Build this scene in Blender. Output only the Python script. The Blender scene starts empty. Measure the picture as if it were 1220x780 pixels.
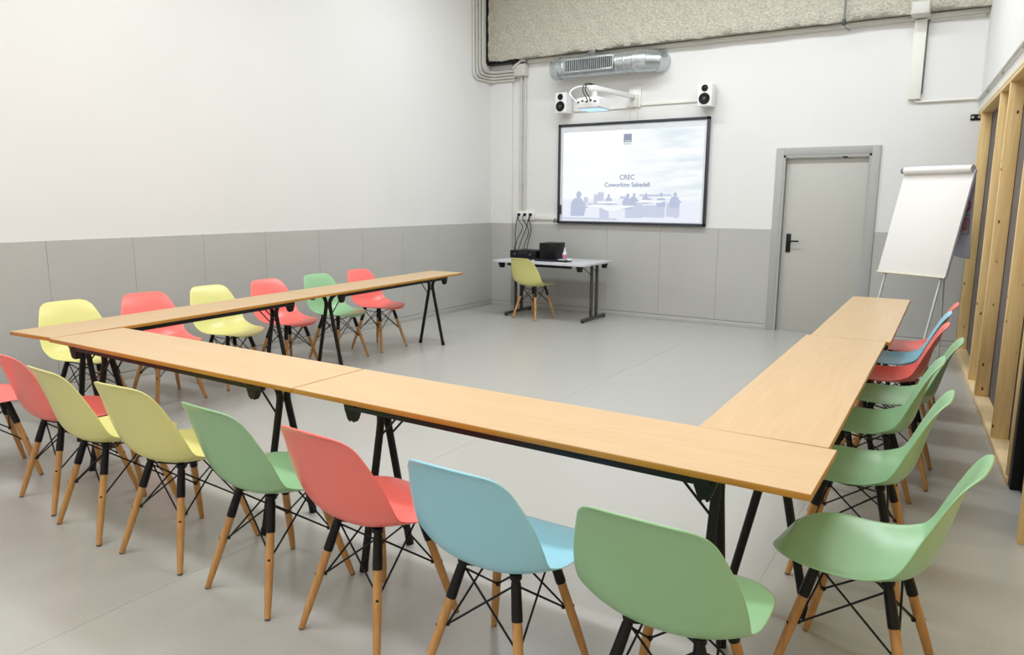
import bpy, bmesh, math, random
from mathutils import Vector, Matrix
random.seed(7)
PI = math.pi
C = bpy.context.scene.collection
V = Vector

# ------------------------------------------------------------------ materials
def srgb(r, g, b):
    f = lambda c: (c/255/12.92) if c/255 <= 0.04045 else ((c/255+0.055)/1.055)**2.4
    return (f(r), f(g), f(b), 1)

def mat(name, col, rough=0.5, metal=0.0, spec=0.5, noise=None, bump=None, coat=0.0):
    """noise=(scale, amount, detail), bump=(scale, strength, distance)"""
    m = bpy.data.materials.new(name); m.use_nodes = True
    nt = m.node_tree; b = nt.nodes['Principled BSDF']
    b.inputs['Base Color'].default_value = col
    b.inputs['Roughness'].default_value = rough
    b.inputs['Metallic'].default_value = metal
    b.inputs['Specular IOR Level'].default_value = spec
    if coat: b.inputs['Coat Weight'].default_value = coat
    tc = nt.nodes.new('ShaderNodeTexCoord')
    if noise:
        n = nt.nodes.new('ShaderNodeTexNoise'); n.inputs['Scale'].default_value = noise[0]
        n.inputs['Detail'].default_value = noise[2]
        nt.links.new(tc.outputs['Object'], n.inputs['Vector'])
        r = nt.nodes.new('ShaderNodeValToRGB')
        r.color_ramp.elements[0].position = 0.3; r.color_ramp.elements[1].position = 0.7
        k = noise[1]
        r.color_ramp.elements[0].color = tuple(c*(1-k) for c in col[:3])+(1,)
        r.color_ramp.elements[1].color = tuple(min(1, c*(1+k)) for c in col[:3])+(1,)
        nt.links.new(n.outputs['Fac'], r.inputs['Fac'])
        nt.links.new(r.outputs['Color'], b.inputs['Base Color'])
    if bump:
        n2 = nt.nodes.new('ShaderNodeTexNoise'); n2.inputs['Scale'].default_value = bump[0]
        n2.inputs['Detail'].default_value = 4
        nt.links.new(tc.outputs['Object'], n2.inputs['Vector'])
        bp = nt.nodes.new('ShaderNodeBump'); bp.inputs['Strength'].default_value = bump[1]
        bp.inputs['Distance'].default_value = bump[2]
        nt.links.new(n2.outputs['Fac'], bp.inputs['Height'])
        nt.links.new(bp.outputs['Normal'], b.inputs['Normal'])
    return m

def wood(name, c1, c2, rough, axis='X', scale=(1.2, 14, 14), knots=0.0, spec=0.4):
    m = bpy.data.materials.new(name); m.use_nodes = True
    nt = m.node_tree; b = nt.nodes['Principled BSDF']
    b.inputs['Roughness'].default_value = rough; b.inputs['Specular IOR Level'].default_value = spec
    tc = nt.nodes.new('ShaderNodeTexCoord'); mp = nt.nodes.new('ShaderNodeMapping')
    mp.inputs['Scale'].default_value = scale
    nt.links.new(tc.outputs['Object'], mp.inputs['Vector'])
    n = nt.nodes.new('ShaderNodeTexNoise'); n.inputs['Scale'].default_value = 3.0
    n.inputs['Detail'].default_value = 5; n.inputs['Distortion'].default_value = 0.6
    nt.links.new(mp.outputs['Vector'], n.inputs['Vector'])
    r = nt.nodes.new('ShaderNodeValToRGB')
    r.color_ramp.elements[0].position = 0.35; r.color_ramp.elements[0].color = c2
    r.color_ramp.elements[1].position = 0.65; r.color_ramp.elements[1].color = c1
    nt.links.new(n.outputs['Fac'], r.inputs['Fac'])
    out = r.outputs['Color']
    if knots:
        vo = nt.nodes.new('ShaderNodeTexVoronoi'); vo.inputs['Scale'].default_value = knots
        mp2 = nt.nodes.new('ShaderNodeMapping'); mp2.inputs['Scale'].default_value = (1.5, 1.0, 0.75)
        oi = nt.nodes.new('ShaderNodeObjectInfo'); ad = nt.nodes.new('ShaderNodeVectorMath'); ad.operation = 'ADD'
        nt.links.new(tc.outputs['Object'], ad.inputs[0]); nt.links.new(oi.outputs['Location'], ad.inputs[1])
        nt.links.new(ad.outputs[0], mp2.inputs['Vector'])
        nt.links.new(mp2.outputs['Vector'], vo.inputs['Vector'])
        kr = nt.nodes.new('ShaderNodeValToRGB')
        kr.color_ramp.elements[0].position = 0.07; kr.color_ramp.elements[0].color = srgb(95, 58, 25)
        kr.color_ramp.elements[1].position = 0.12; kr.color_ramp.elements[1].color = (1, 1, 1, 1)
        nt.links.new(vo.outputs['Distance'], kr.inputs['Fac'])
        mx = nt.nodes.new('ShaderNodeMix'); mx.data_type = 'RGBA'; mx.blend_type = 'MULTIPLY'
        mx.inputs[0].default_value = 1.0
        nt.links.new(out, mx.inputs[6]); nt.links.new(kr.outputs['Color'], mx.inputs[7])
        out = mx.outputs[2]
    nt.links.new(out, b.inputs['Base Color'])
    return m

def emis(name, col, strength=1.0):
    m = bpy.data.materials.new(name); m.use_nodes = True
    b = m.node_tree.nodes['Principled BSDF']
    b.inputs['Base Color'].default_value = (0.02, 0.02, 0.02, 1)
    b.inputs['Emission Color'].default_value = col
    b.inputs['Emission Strength'].default_value = strength
    b.inputs['Roughness'].default_value = 0.6
    b.inputs['Specular IOR Level'].default_value = 0.1
    return m

M = {}
M['white_wall'] = mat('white_wall', srgb(227, 226, 223), 0.75, noise=(1.2, 0.012, 3), bump=(60, 0.08, 0.002))
M['white_paint'] = mat('white_paint', srgb(232, 230, 222), 0.55)
M['grey_panel'] = mat('grey_panel', srgb(185, 184, 179), 0.42, noise=(2.0, 0.02, 3))
M['groove'] = mat('groove', srgb(128, 127, 123), 0.8)
M['door_grey'] = mat('door_grey', srgb(187, 186, 178), 0.45)
M['frame_grey'] = mat('frame_grey', srgb(171, 171, 167), 0.45)
M['ceiling'] = mat('ceiling', srgb(232, 230, 225), 0.8)
M['black'] = mat('black', srgb(11, 10, 12), 0.45, spec=0.3)
M['black_metal'] = mat('black_metal', srgb(13, 12, 13), 0.5, spec=0.35)
M['black_plastic'] = mat('black_plastic', srgb(12, 12, 14), 0.5, spec=0.3)
M['dark_navy'] = mat('dark_navy', srgb(28, 30, 48), 0.45)
M['charcoal_metal'] = mat('charcoal_metal', srgb(74, 74, 72), 0.4, metal=0.3)
M['table_top'] = wood('table_top', srgb(212, 180, 137), srgb(206, 173, 129), 0.31, scale=(0.9, 16, 16), spec=0.35)
M['table_edge'] = wood('table_edge', srgb(188, 134, 52), srgb(172, 118, 44), 0.4, scale=(1, 8, 8))
M['leg_wood'] = wood('leg_wood', srgb(198, 150, 92), srgb(182, 132, 76), 0.38, scale=(14, 14, 1.3))
M['pine'] = wood('pine', srgb(238, 208, 150), srgb(226, 190, 126), 0.55, scale=(11, 11, 0.8), knots=9.0)
M['pine_pale'] = wood('pine_pale', srgb(240, 216, 170), srgb(230, 202, 150), 0.55, scale=(11, 1.0, 11), knots=3.0)
M['pale_wood'] = mat('pale_wood', srgb(236, 226, 205), 0.55, noise=(4, 0.03, 3))
M['pale_desk'] = mat('pale_desk', srgb(205, 205, 208), 0.4)
M['conduit_grey'] = mat('conduit_grey', srgb(206, 204, 195), 0.45)
M['conduit_dark'] = mat('conduit_dark', srgb(120, 122, 122), 0.4, metal=0.4)
M['galvanised'] = mat('galvanised', srgb(196, 202, 204), 0.27, metal=0.85, noise=(9, 0.14, 3))
M['grille_dark'] = mat('grille_dark', srgb(70, 74, 74), 0.5, metal=0.4)
M['white_gloss'] = mat('white_gloss', srgb(236, 236, 236), 0.3)
M['paper'] = mat('paper', srgb(232, 229, 224), 0.6)
M['paper_blue'] = mat('paper_blue', srgb(196, 198, 214), 0.6)
M['easel_steel'] = mat('easel_steel', srgb(200, 208, 202), 0.35, metal=0.3)
M['red_ink'] = mat('red_ink', srgb(190, 60, 80), 0.6)
M['green_ink'] = mat('green_ink', srgb(70, 120, 90), 0.6)
M['board_white'] = mat('board_white', srgb(222, 222, 226), 0.25)
M['board_frame'] = mat('board_frame', srgb(44, 50, 58), 0.35)
M['backing_grey'] = mat('backing_grey', srgb(104, 98, 96), 0.7, noise=(3, 0.06, 3))
M['pink_label'] = mat('pink_label', srgb(214, 120, 160), 0.5)
M['clear_plastic'] = mat('clear_plastic', srgb(226, 232, 226), 0.25)
M['lens_blue'] = emis('lens_blue', srgb(140, 180, 255), 2.2)
M['foot_glide'] = mat('foot_glide', srgb(90, 85, 78), 0.5)

# rough sprayed concrete
def concrete():
    m = mat('sprayed_concrete', srgb(208, 202, 186), 0.9, noise=(45, 0.2, 8))
    nt = m.node_tree; b = nt.nodes['Principled BSDF']; tc = [n for n in nt.nodes if n.type == 'TEX_COORD'][0]
    n = nt.nodes.new('ShaderNodeTexNoise'); n.inputs['Scale'].default_value = 48; n.inputs['Detail'].default_value = 7
    nt.links.new(tc.outputs['Object'], n.inputs['Vector'])
    bp = nt.nodes.new('ShaderNodeBump'); bp.inputs['Strength'].default_value = 1.0; bp.inputs['Distance'].default_value = 0.035
    nt.links.new(n.outputs['Fac'], bp.inputs['Height']); nt.links.new(bp.outputs['Normal'], b.inputs['Normal'])
    return m
M['concrete'] = concrete()

def floor_mat():
    m = mat('vinyl_floor', srgb(168, 167, 161), 0.24, spec=0.5)
    nt = m.node_tree; b = nt.nodes['Principled BSDF']; tc = [n for n in nt.nodes if n.type == 'TEX_COORD'][0]
    n = nt.nodes.new('ShaderNodeTexNoise'); n.inputs['Scale'].default_value = 240; n.inputs['Detail'].default_value = 3
    nt.links.new(tc.outputs['Object'], n.inputs['Vector'])
    r = nt.nodes.new('ShaderNodeValToRGB')
    r.color_ramp.elements[0].position = 0.36; r.color_ramp.elements[0].color = srgb(170, 168, 161)
    r.color_ramp.elements[1].position = 0.62; r.color_ramp.elements[1].color = srgb(184, 183, 177)
    nt.links.new(n.outputs['Fac'], r.inputs['Fac'])
    n2 = nt.nodes.new('ShaderNodeTexNoise'); n2.inputs['Scale'].default_value = 1.3; n2.inputs['Detail'].default_value = 4
    nt.links.new(tc.outputs['Object'], n2.inputs['Vector'])
    r2 = nt.nodes.new('ShaderNodeValToRGB')
    r2.color_ramp.elements[0].position = 0.3; r2.color_ramp.elements[0].color = (1, 1, 1, 1)
    r2.color_ramp.elements[1].position = 0.7; r2.color_ramp.elements[1].color = (1, 1, 1, 1)
    nt.links.new(n2.outputs['Fac'], r2.inputs['Fac'])
    mx = nt.nodes.new('ShaderNodeMix'); mx.data_type = 'RGBA'; mx.blend_type = 'MULTIPLY'; mx.inputs[0].default_value = 1
    nt.links.new(r.outputs['Color'], mx.inputs[6]); nt.links.new(r2.outputs['Color'], mx.inputs[7])
    nt.links.new(mx.outputs[2], b.inputs['Base Color'])
    rr = nt.nodes.new('ShaderNodeMapRange'); rr.inputs['To Min'].default_value = 0.26; rr.inputs['To Max'].default_value = 0.30
    nt.links.new(n2.outputs['Fac'], rr.inputs['Value']); b.inputs['Roughness'].default_value = 0.27
    return m
M['floor'] = floor_mat()

SHELL = {
    'yellow': srgb(226, 222, 142), 'coral': srgb(250, 122, 113),
    'green': srgb(150, 194, 148), 'blue': srgb(157, 214, 232),
}
SH = {k: mat('shell_'+k, v, 0.29, spec=0.55) for k, v in SHELL.items()}

# ------------------------------------------------------------------ mesh helpers
def rotz(a): return Matrix.Rotation(a, 4, 'Z')

def add_box(bm, c, s, m=None, bevel=0.0, mi=0):
    r = bmesh.ops.create_cube(bm, size=1.0)
    vs = r['verts']
    for v in vs:
        v.co = V((v.co.x*s[0], v.co.y*s[1], v.co.z*s[2]))
    es = list({e for v in vs for e in v.link_edges})
    if bevel > 0:
        r2 = bmesh.ops.bevel(bm, geom=es, offset=bevel, segments=2, affect='EDGES', profile=0.5)
        vs = list({v for f in r2['faces'] for v in f.verts} | {v for v in vs if v.is_valid})
    T = Matrix.Translation(V(c)) @ (m if m else Matrix.Identity(4))
    for v in vs: v.co = T @ v.co
    for f in {f for v in vs for f in v.link_faces}: f.material_index = mi
    return vs

def add_tube(bm, pts, r, seg=10, mi=0, cap=True):
    pts = [V(p) for p in pts]
    rs = r if isinstance(r, (list, tuple)) else [r]*len(pts)
    n = len(pts); rings = []
    up = None
    for i in range(n):
        if i == 0: d = pts[1]-pts[0]
        elif i == n-1: d = pts[-1]-pts[-2]
        else: d = (pts[i+1]-pts[i]).normalized() + (pts[i]-pts[i-1]).normalized()
        d.normalize()
        if up is None:
            a = V((0, 0, 1)) if abs(d.z) < 0.9 else V((1, 0, 0))
            up = (a - d*a.dot(d)).normalized()
        else:
            up = up - d*up.dot(d)
            up.normalize()
        sd = d.cross(up)
        rings.append([bm.verts.new(pts[i] + (up*math.cos(2*PI*k/seg) + sd*math.sin(2*PI*k/seg))*rs[i]) for k in range(seg)])
    for i in range(n-1):
        for k in range(seg):
            f = bm.faces.new((rings[i][k], rings[i][(k+1) % seg], rings[i+1][(k+1) % seg], rings[i+1][k])); f.material_index = mi
    if cap:
        f = bm.faces.new(rings[0]); f.material_index = mi
        f = bm.faces.new(list(reversed(rings[-1]))); f.material_index = mi

def smooth_path(pts, n=6):
    """catmull-rom through points"""
    P = [V(p) for p in pts]; out = []
    for i in range(len(P)-1):
        p0 = P[i-1] if i else P[0]; p1 = P[i]; p2 = P[i+1]; p3 = P[i+2] if i+2 < len(P) else P[-1]
        for k in range(n):
            t = k/n
            out.append(0.5*((2*p1)+(-p0+p2)*t+(2*p0-5*p1+4*p2-p3)*t*t+(-p0+3*p1-3*p2+p3)*t**3))
    out.append(P[-1]); return out

def round_path(pts, rad, n=6):
    """polyline with rounded corners"""
    P = [V(p) for p in pts]; out = [P[0]]
    for i in range(1, len(P)-1):
        a = (P[i-1]-P[i]); b = (P[i+1]-P[i])
        r = min(rad, a.length*0.49, b.length*0.49)
        A = P[i]+a.normalized()*r; B = P[i]+b.normalized()*r
        for k in range(n+1):
            t = k/n
            out.append(A*(1-t)**2+P[i]*2*t*(1-t)+B*t*t)
    out.append(P[-1]); return out

def add_prism(bm, poly, d, origin, u, w, nrm, mi=0):
    """poly (a,b) in plane u,w ; extruded along nrm by d"""
    o = V(origin); u = V(u); w = V(w); nrm = V(nrm)
    A = [bm.verts.new(o+u*a+w*b) for a, b in poly]
    B = [bm.verts.new(o+u*a+w*b+nrm*d) for a, b in poly]
    n = len(poly)
    fs = [bm.faces.new(A), bm.faces.new(list(reversed(B)))]
    for i in range(n):
        fs.append(bm.faces.new((A[i], B[i], B[(i+1) % n], A[(i+1) % n])))
    for f in fs: f.material_index = mi

def add_lathe(bm, prof, c, axis='Z', seg=24, mi=0, m=None):
    """prof: list of (r, h)"""
    rings = []
    T = m if m else Matrix.Identity(4)
    for r, h in prof:
        ring = []
        for k in range(seg):
            a = 2*PI*k/seg
            x, y = r*math.cos(a), r*math.sin(a)
            p = {'Z': V((x, y, h)), 'X': V((h, x, y)), 'Y': V((x, h, y))}[axis]
            ring.append(bm.verts.new(V(c) + (T @ p)))
        rings.append(ring)
    for i in range(len(rings)-1):
        for k in range(seg):
            f = bm.faces.new((rings[i][k], rings[i][(k+1) % seg], rings[i+1][(k+1) % seg], rings[i+1][k])); f.material_index = mi
    for rg in (rings[0], rings[-1]):
        f = bm.faces.new(rg); f.material_index = mi

def obj(name, bm, m, parent=None, smooth=35, loc=None):
    bmesh.ops.recalc_face_normals(bm, faces=bm.faces)
    me = bpy.data.meshes.new(name); bm.to_mesh(me); bm.free()
    for mm in (m if isinstance(m, (list, tuple)) else [m]): me.materials.append(mm)
    if smooth:
        for p in me.polygons: p.use_smooth = True
        me.set_sharp_from_angle(angle=math.radians(smooth))
    o = bpy.data.objects.new(name, me); C.objects.link(o)
    if parent: o.parent = parent
    if loc: o.location = loc
    return o

def tag(o, label, cat, group=None):
    o['label'] = label; o['category'] = cat
    if group: o['group'] = group
    return o

def empty(name, loc=(0, 0, 0), rz=0.0):
    o = bpy.data.objects.new(name, None); C.objects.link(o)
    o.location = loc; o.rotation_euler = (0, 0, rz); o.empty_display_size = 0.1
    return o

def struct(o, label=None, cat=None):
    o['kind'] = 'structure'
    if label: o['label'] = label
    if cat: o['category'] = cat
    return o

def BM(): return bmesh.new()

def boxobj(name, c, s, m, parent=None, bevel=0.0, mt=None):
    bm = BM(); add_box(bm, c, s, mt, bevel); return obj(name, bm, m, parent)

# ------------------------------------------------------------------ room measurements
XL = -6.0545      # left wall
YB = 9.01         # back wall
HG = 1.2047       # top of the grey wainscot
HS = 0.062        # baseboard seam
ZC = 4.9          # ceiling
YN = -2.6         # room continues behind the camera to here
RW0 = V((-0.1125, YB, 0)); RDIR = V((0.08557, -0.99633, 0))  # right wall line (towards camera)
RN = V((0.99633, 0.08557, 0))   # outward normal of right wall
def rwx(y): return RW0.x + (YB-y)*RDIR.x/(-RDIR.y)
RM = Matrix.Rotation(math.atan2(RDIR.y, RDIR.x)+PI/2, 4, 'Z')  # local -Y along RDIR, local +X = RN

# floor
struct(boxobj('floor', (-2.5, 3.1, -0.05), (9.5, 13.2, 0.1), M['floor']), 'light grey speckled vinyl floor', 'floor')
# seams of the vinyl sheets : thin lines laid in the floor
bm = BM()
for x in (-0.62, -2.62, -4.62):
    add_box(bm, (x, 3.1, 0.0004), (0.004, 11.7, 0.0008))
struct(obj('trim_1', bm, mat('weld_seam', srgb(178, 176, 170), 0.35)), 'thin weld seams between the vinyl floor sheets', 'floor seam')
# left wall
struct(boxobj('wall_left', (XL-0.1, 3.2, ZC/2), (0.2, 12.0, ZC), M['white_wall']), 'white left wall above grey panelling', 'wall')
# back wall, with the door opening left free
DX0, DX1, DT = -2.069, -0.974, 2.14      # outer edges of the door frame
bm = BM()
add_box(bm, ((XL-0.2+DX0+0.05)/2, YB+0.1, ZC/2), (DX0+0.05-XL+0.2, 0.2, ZC))
add_box(bm, ((DX1-0.05+0.6)/2, YB+0.1, ZC/2), (0.6-DX1+0.05, 0.2, ZC))
add_box(bm, ((DX0+DX1)/2, YB+0.1, (ZC+DT-0.05)/2), (DX1-DX0-0.1, 0.2, ZC-DT+0.05))
struct(obj('wall_back', bm, M['white_wall'], smooth=0), 'white back wall carrying the screen and the door', 'wall')
struct(boxobj('ceiling', (-2.6, 3.2, ZC+0.05), (9.0, 12.4, 0.1), M['ceiling']), 'white ceiling', 'ceiling')

# column in the far left corner
CY = YB-0.05; CXR = -5.70
bm = BM(); add_box(bm, ((XL+CXR)/2, (CY+YB)/2, ZC/2), (CXR-XL, YB-CY, ZC))
struct(obj('trim_2', bm, M['white_wall'], smooth=0), 'shallow white column in the far left corner', 'column')

# wainscot panels (grey boards with vertical joints)
def panel_run(name, axis, fixed, a0, a1, joints, label, thick=0.010):
    bm = BM()
    js = [a0]+[j for j in joints if a0 < j < a1]+[a1]
    for p, q in zip(js[:-1], js[1:]):
        g = 0.001
        L = q-p-2*g; mid = (p+q)/2; h = HG-HS-0.006
        if axis == 'Y': add_box(bm, (fixed+thick/2, mid, HS+0.006+h/2), (thick, L, h), bevel=0.0012)
        else: add_box(bm, (mid, fixed-thick/2, HS+0.006+h/2), (L, thick, h), bevel=0.0012)
    L = a1-a0; mid = (a0+a1)/2
    if axis == 'Y': add_box(bm, (fixed+thick*0.2, mid, HG/2), (thick*0.4, L, HG-0.004), mi=1)
    else: add_box(bm, (mid, fixed-thick*0.2, HG/2), (L, thick*0.4, HG-0.004), mi=1)
    struct(obj(name, bm, [M['grey_panel'], M['groove']], smooth=0), label, 'wall panelling')
panel_run('trim_3', 'Y', XL, -2.6, CY, [-1.35, -0.65, 0.05, 0.75, 1.45, 2.13, 2.83, 3.52, 4.19, 4.89, 5.6, 6.27, 6.98, 7.68, 8.38],
          'grey panelling along the lower left wall')
panel_run('trim_4', 'X', CY, XL+0.01, CXR, [], 'grey panel on the corner column')
bm = BM(); add_box(bm, (CXR+0.004, (CY+YB)/2-0.004, HG/2), (0.008, YB-CY+0.006, HG), bevel=0.001)
struct(obj('trim_10', bm, M['grey_panel'], smooth=0), 'grey panel on the side of the corner column', 'wall panelling')
panel_run('trim_5', 'X', YB, CXR, DX0, [-4.95, -4.2, -3.45, -2.7], 'grey panelling below the screen on the back wall')
panel_run('trim_6', 'X', YB, DX1, rwx(YB)+0.02, [-0.83], 'grey panelling between the door and the timber wall')
boxs = [('baseboard_left', (XL+0.006, (CY-2.6)/2, HS/2), (0.012, CY+2.6, HS)),
        ('baseboard_back', ((CXR+DX0)/2, YB-0.006, HS/2), (DX0-CXR, 0.012, HS)),
        ('baseboard_corner', ((XL+CXR)/2+0.006, CY-0.006, HS/2), (CXR-XL-0.012, 0.012, HS)),
        ('baseboard_right', ((DX1+rwx(YB))/2, YB-0.006, HS/2), (rwx(YB)-DX1, 0.012, HS))]
for n, c, s in boxs:
    struct(boxobj(n, c, s, M['grey_panel'], bevel=0.001), 'grey skirting', 'skirting')

# concrete beam over the back wall
BY = 8.81; BZ = 3.435
bm = BM()
bx0, bx1 = XL+0.055, rwx(8.9)+0.03
nx, nz = 150, 34
def bump(x, z):
    return 0.006*math.sin(x*23+z*17)+0.005*math.sin(x*51-z*37)+random.uniform(-0.006, 0.006)
grid = []
for i in range(nx+1):
    x = bx0+(bx1-bx0)*i/nx; col = []
    edge = 0.008*math.sin(x*9)+random.uniform(-0.008, 0.008)
    for j in range(nz+1):
        z = BZ+(ZC-BZ)*j/nz
        zz = z+(edge if j == 0 else 0)
        col.append(bm.verts.new((x, BY+bump(x, z)+(0.02 if j == 0 else 0), zz)))
    grid.append(col)
for i in range(nx):
    for j in range(nz):
        bm.faces.new((grid[i][j], grid[i+1][j], grid[i+1][j+1], grid[i][j+1]))
back = [(bm.verts.new((c[0].co.x, YB+0.001, BZ+0.01)), bm.verts.new((c[0].co.x, YB+0.001, ZC))) for c in grid]
for i in range(nx):
    bm.faces.new((grid[i+1][0], grid[i][0], back[i][0], back[i+1][0]))
    bm.faces.new((back[i][0], back[i][1], back[i+1][1], back[i+1][0]))
    bm.faces.new((grid[i][nz], grid[i+1][nz], back[i+1][1], back[i][1]))
bm.faces.new([back[0][0]]+grid[0]+[back[0][1]])
bm.faces.new([back[nx][1]]+list(reversed(grid[nx]))+[back[nx][0]])
struct(obj('trim_7', bm, M['concrete'], smooth=60), 'rough sprayed concrete beam above the screen wall', 'beam')
# black boxes stand in for the shade in the gap around the beam's corner
bm = BM()
add_box(bm, (XL+0.03, BY+0.07, (BZ+ZC)/2-0.02), (0.055, 0.10, ZC-BZ))
add_box(bm, (XL+0.03+0.22, BY+0.09, BZ-0.022), (0.48, 0.12, 0.04))
struct(obj('trim_8', bm, M['black'], smooth=0), 'black fill as shade in the gap around the corner of the concrete beam', 'gap shade')
# pale ledge strips right under the beam
bm = BM()
add_box(bm, ((-5.45+bx1)/2, YB-0.03, BZ-0.028), (bx1+5.45, 0.06, 0.05), bevel=0.004)
struct(obj('trim_9', bm, M['conduit_grey']), 'pale ledge strip under the concrete beam', 'ledge')

# ---- right wall: white upper part and pine stud framing
wr = empty('wall_right', (0, 0, 0)); struct(wr, 'right wall of open pine stud framing under a white upper wall', 'wall')
def rbox(name, y0, y1, off0, off1, z0, z1, m, bevel=0.002, parent=wr):
    """box along the right wall between world y0..y1, offset off0..off1 behind the wall face"""
    s0 = (YB-y0)/0.99633; s1 = (YB-y1)/0.99633
    c = RW0 + RDIR*((s0+s1)/2) + RN*((off0+off1)/2)
    bm = BM(); add_box(bm, (c.x, c.y, (z0+z1)/2), (abs(off1-off0), abs(s1-s0), z1-z0), RM, bevel)
    return obj(name, bm, m, parent)
rbox('upper_wall', YB+0.05, YN, 0.0, 0.18, 2.475, ZC, M['white_wall'], 0)
rbox('header', YB, YN, 0.0, 0.10, 2.40, 2.43, M['pine'])
rbox('header_fascia', YB, YN, -0.004, 0.10, 2.43, 2.475, M['pale_wood'])
rbox('bottom_plate', YB, 4.68, 0.0, 0.10, 0.0, 0.04, M['pine_pale'])
STUDS = [8.72, 7.20, 6.62, 5.46, 4.70]
def stud(y):
    s = (YB-(y+0.022))/0.99633
    c = RW0 + RDIR*s + RN*0.05
    bm = BM(); add_box(bm, (0, 0, 1.22), (0.094, 0.044, 2.36), RM, 0.003)
    o = obj('stud', bm, M['pine'], wr); o.location = (c.x, c.y, 0)
    return o
for y in STUDS: stud(y)
rbox('backing_panel', YB, 4.76, 0.10, 0.12, 0.0, 2.40, M['backing_grey'], 0)
# dark doorway at the near end of the timber framing
dw = empty('door_2', (0, 0, 0)); struct(dw, 'black framed doorway beside the last pine stud', 'door')
rbox('jamb', 4.68, 4.60, 0.01, 0.12, 0.0, 2.40, M['black'], 0.003, dw)
rbox('jamb', 3.98, 3.90, 0.01, 0.12, 0.0, 2.40, M['black'], 0.003, dw)
rbox('leaf', 4.60, 3.98, 0.055, 0.095, 0.005, 2.36, M['black_plastic'], 0.002, dw)
rbox('head', 4.60, 3.98, 0.01, 0.12, 2.33, 2.40, M['black'], 0.003, dw)
h = rbox('door_handle', 4.12, 4.05, 0.03, 0.055, 0.98, 1.10, M['conduit_dark'], 0.004, dw)
rbox('near_stud', 3.90, 3.855, -0.045, 0.094, 0.0, 2.40, M['pine'])
rbox('near_panel', 3.855, YN, 0.03, 0.12, 0.0, 2.40, M['pine_pale'], 0)

# ------------------------------------------------------------------ door on the back wall
d = empty('door_1', ((DX0+DX1)/2, YB, 0)); struct(d, 'grey door with black lever handle in a grey frame', 'door')
W = DX1-DX0
bm = BM()
FW = 0.085
for sx in (-1, 1):
    add_box(bm, (sx*(W/2-FW/2), -0.012, DT/2), (FW, 0.024, DT), bevel=0.003)
    add_box(bm, (sx*(W/2-FW-0.012), 0.035, (DT-FW)/2), (0.024, 0.11, DT-FW))
add_box(bm, (0, -0.012, DT-FW/2), (W-2*FW, 0.024, FW), bevel=0.003)
add_box(bm, (0, 0.035, DT-FW-0.012), (W-2*FW, 0.11, 0.024))
obj('door_frame', bm, M['frame_grey'], d)
LW = W-2*FW-0.054
leaf = boxobj('door_leaf', (0, 0.060, (DT-FW-0.03)/2+0.004), (LW, 0.04, DT-FW-0.036), M['door_grey'], d, 0.002)
bm = BM()
hx = -LW/2+0.075
add_box(bm, (hx, 0.034, 1.05), (0.052, 0.012, 0.215), bevel=0.004)
add_tube(bm, round_path([(hx, 0.032, 1.075), (hx, -0.022, 1.075), (hx+0.125, -0.022, 1.075)], 0.02), 0.0095, 10)
add_tube(bm, [(hx, 0.03, 1.0), (hx, 0.024, 1.0)], 0.012, 12)
obj('door_handle', bm, M['black'], leaf, 40)
bm = BM()
add_box(bm, (0.19, 0.016, DT-FW-0.03), (0.05, 0.02, 0.012), bevel=0.002)
obj('door_stop', bm, M['black'], d)
bm = BM()
for z in (0.25, 1.05, 1.85):
    add_tube(bm, [(LW/2+0.012, 0.036, z-0.045), (LW/2+0.012, 0.036, z+0.045)], 0.008, 8)
obj('hinge', bm, M['frame_grey'], d)

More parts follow.
